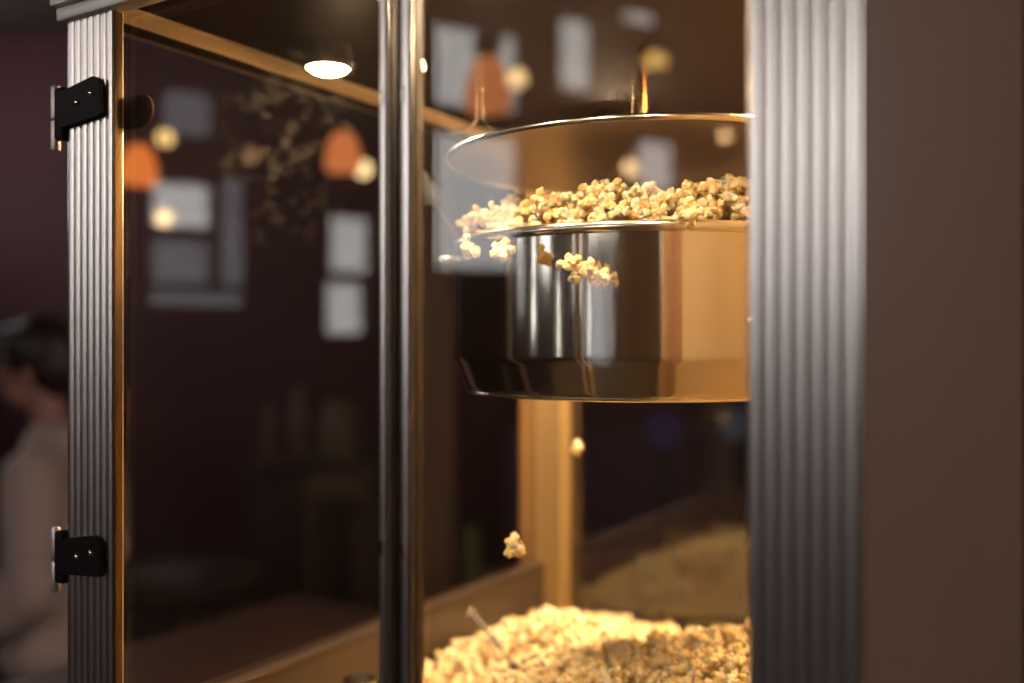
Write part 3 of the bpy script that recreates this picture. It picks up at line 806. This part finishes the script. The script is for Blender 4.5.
limb(b, [(hx+.012, 0, hz-.05), (hx+.035, 0, hz-.16), (hx+.04, 0, hz-.22)], [.052, .050, .065])
sz = hz-.235                  # shoulders
limb(b, [(.05, 0, sz-.03), (.05, 0, sz-.18), (.045, 0, sz-.36), (.04, 0, sz-.52)], [.105, .125, .105, .12], .4, (.92, 1.25))
for s in (-1, 1):
    sh = P(.05, s*.17, sz-.03)
    el = P(.075, s*.225, sz-.30) if s < 0 else P(.06, s*.22, sz-.30)
    wr = P(-.115, s*.20, sz-.44) if s < 0 else P(-.14, s*.14, sz-.36)
    limb(b, [(.05, s*.08, sz-.02), sh, el, wr], [.06, .056, .042, .026])
    dr_ = (wr-el).normalized(); hb = wr+dr_*.045
    limb(b, [wr, hb, wr+dr_*.085], [.026, .034, .030], .4)
    side = dr_.cross(Vector((0, 0, 1))).normalized(); up = side.cross(dr_).normalized()
    for k, ln in enumerate((.062, .074, .070, .054)):
        q0 = wr+dr_*.088+side*(k-1.5)*.019
        limb(b, [q0, q0+dr_*ln*.5-up*.006, q0+dr_*ln*.82-up*.026], [.0095, .0088, .0078], .5)
    q0 = wr+dr_*.03+side*(-s)*.03
    limb(b, [q0, q0+dr_*.03+side*(-s)*.018-up*.008, q0+dr_*.058+side*(-s)*.02-up*.02], [.012, .010, .0085], .5)
    hp = P(.04, s*.085, sz-.56)
    kn = P(.02, s*.095, .47); an = P(.05, s*.10, .09)
    limb(b, [hp, kn, an], [.092, .060, .040]); limb(b, [an-Vector((0, 0, .035)), an+Vector((-.14, 0, -.055))], [.036, .030])
b = fuse(b, .007, 3)
obj('body', b, SKIN, ps, angle=180)
b = bmesh.new()               # shirt
limb(b, [(.047, 0, sz+.0), (.05, 0, sz-.14), (.045, 0, sz-.36), (.035, 0, sz-.50)], [.115, .145, .130, .145], .3, (.95, 1.28))
limb(b, [(hx+.036, 0, sz+.045), (hx+.038, 0, sz+.0)], [.066, .09], .4)
for s in (-1, 1):
    sh = P(.05, s*.17, sz-.035)
    el = P(.085, s*.232, sz-.31) if s < 0 else P(.06, s*.22, sz-.30)
    wr = P(-.105, s*.20, sz-.43) if s < 0 else P(-.13, s*.14, sz-.35)
    limb(b, [(.05, s*.08, sz-.02), sh, el, wr], [.08, .080, .074, .050], .3)
b = fuse(b, .008, 3)
for v in b.verts: v.co += v.normal*.010*noise.noise(v.co*Vector((1, 1, 1)).length*0+v.co*9)
obj('shirt', b, SHIRT, ps, angle=180)
b = bmesh.new()
limb(b, [(.04, 0, sz-.54), (.04, 0, sz-.62)], [.135, .13], .3, (.95, 1.22))
for s in (-1, 1): limb(b, [(.04, s*.085, sz-.60), (.02, s*.095, .47), (.05, s*.10, .10)], [.112, .082, .070], .3)
b = fuse(b, .009, 3); obj('trousers', b, TROUS, ps, angle=180)
b = bmesh.new()               # hair: cap, back, tied low
sph(b, (hx+.012, 0, hz+.045), .096, 3, (1.12, .96, 1.05)); sph(b, (hx+.055, 0, hz+.005), .075, 3, (.95, 1.1, 1.2))
sph(b, (hx-.045, 0, hz+.095), .045, 2, (1.2, 1.4, .7)); sph(b, (hx+.125, 0, hz-.02), .045, 3)
bb = fuse(b, .005, 3)
geo = [v for v in bb.verts if v.co.x < hx-.062 and v.co.z < hz+.07]
bmesh.ops.delete(bb, geom=geo, context='VERTS')
obj('hair', bb, HAIR, ps, angle=180)
for s in (-1, 1):
    b = bmesh.new(); sph(b, (hx-.083, s*.032, hz+.006), .011, 3); obj('eye', b, EYE, ps)
    b = bmesh.new(); limb(b, [(.06, s*.10, .045), (-.11, s*.10, .04)], [.05, .042]); b = fuse(b, .008, 2); 
    for v in b.verts: v.co.z = max(v.co.z, .004)
    obj('shoe', b, DARKHW, ps, angle=180)
b = bmesh.new(); sph(b, (hx-.098, 0, hz-.060), .008, 2, (1, 2.2, .8)); obj('mouth', b, LIP, ps)

# ------------------------------------------------------------ camera
cd = bpy.data.cameras.new('camera'); cam = bpy.data.objects.new('camera', cd); COL.objects.link(cam)
cam.location = (0, 0, H); cam.rotation_euler = (PI/2, 0, 0)
cd.sensor_width = 36; cd.lens = F/1024*36; cd.clip_start = .02; cd.clip_end = 60
cd.shift_y = 2.5/1024.
cd.dof.use_dof = True; cd.dof.focus_distance = .66; cd.dof.aperture_fstop = 2.1; cd.dof.aperture_blades = 0
sc.camera = cam
sc.view_settings.view_transform = 'Standard'; sc.view_settings.look = 'None'
sc.view_settings.exposure = 0.0; sc.view_settings.gamma = 1; sc.view_settings.use_curve_mapping = False
try:
    c = sc.cycles
    c.use_denoising = True; c.max_bounces = 12; c.transparent_max_bounces = 24; c.glossy_bounces = 8
    c.diffuse_bounces = 4; c.sample_clamp_indirect = 6; c.caustics_reflective = True; c.caustics_refractive = False
except Exception: pass
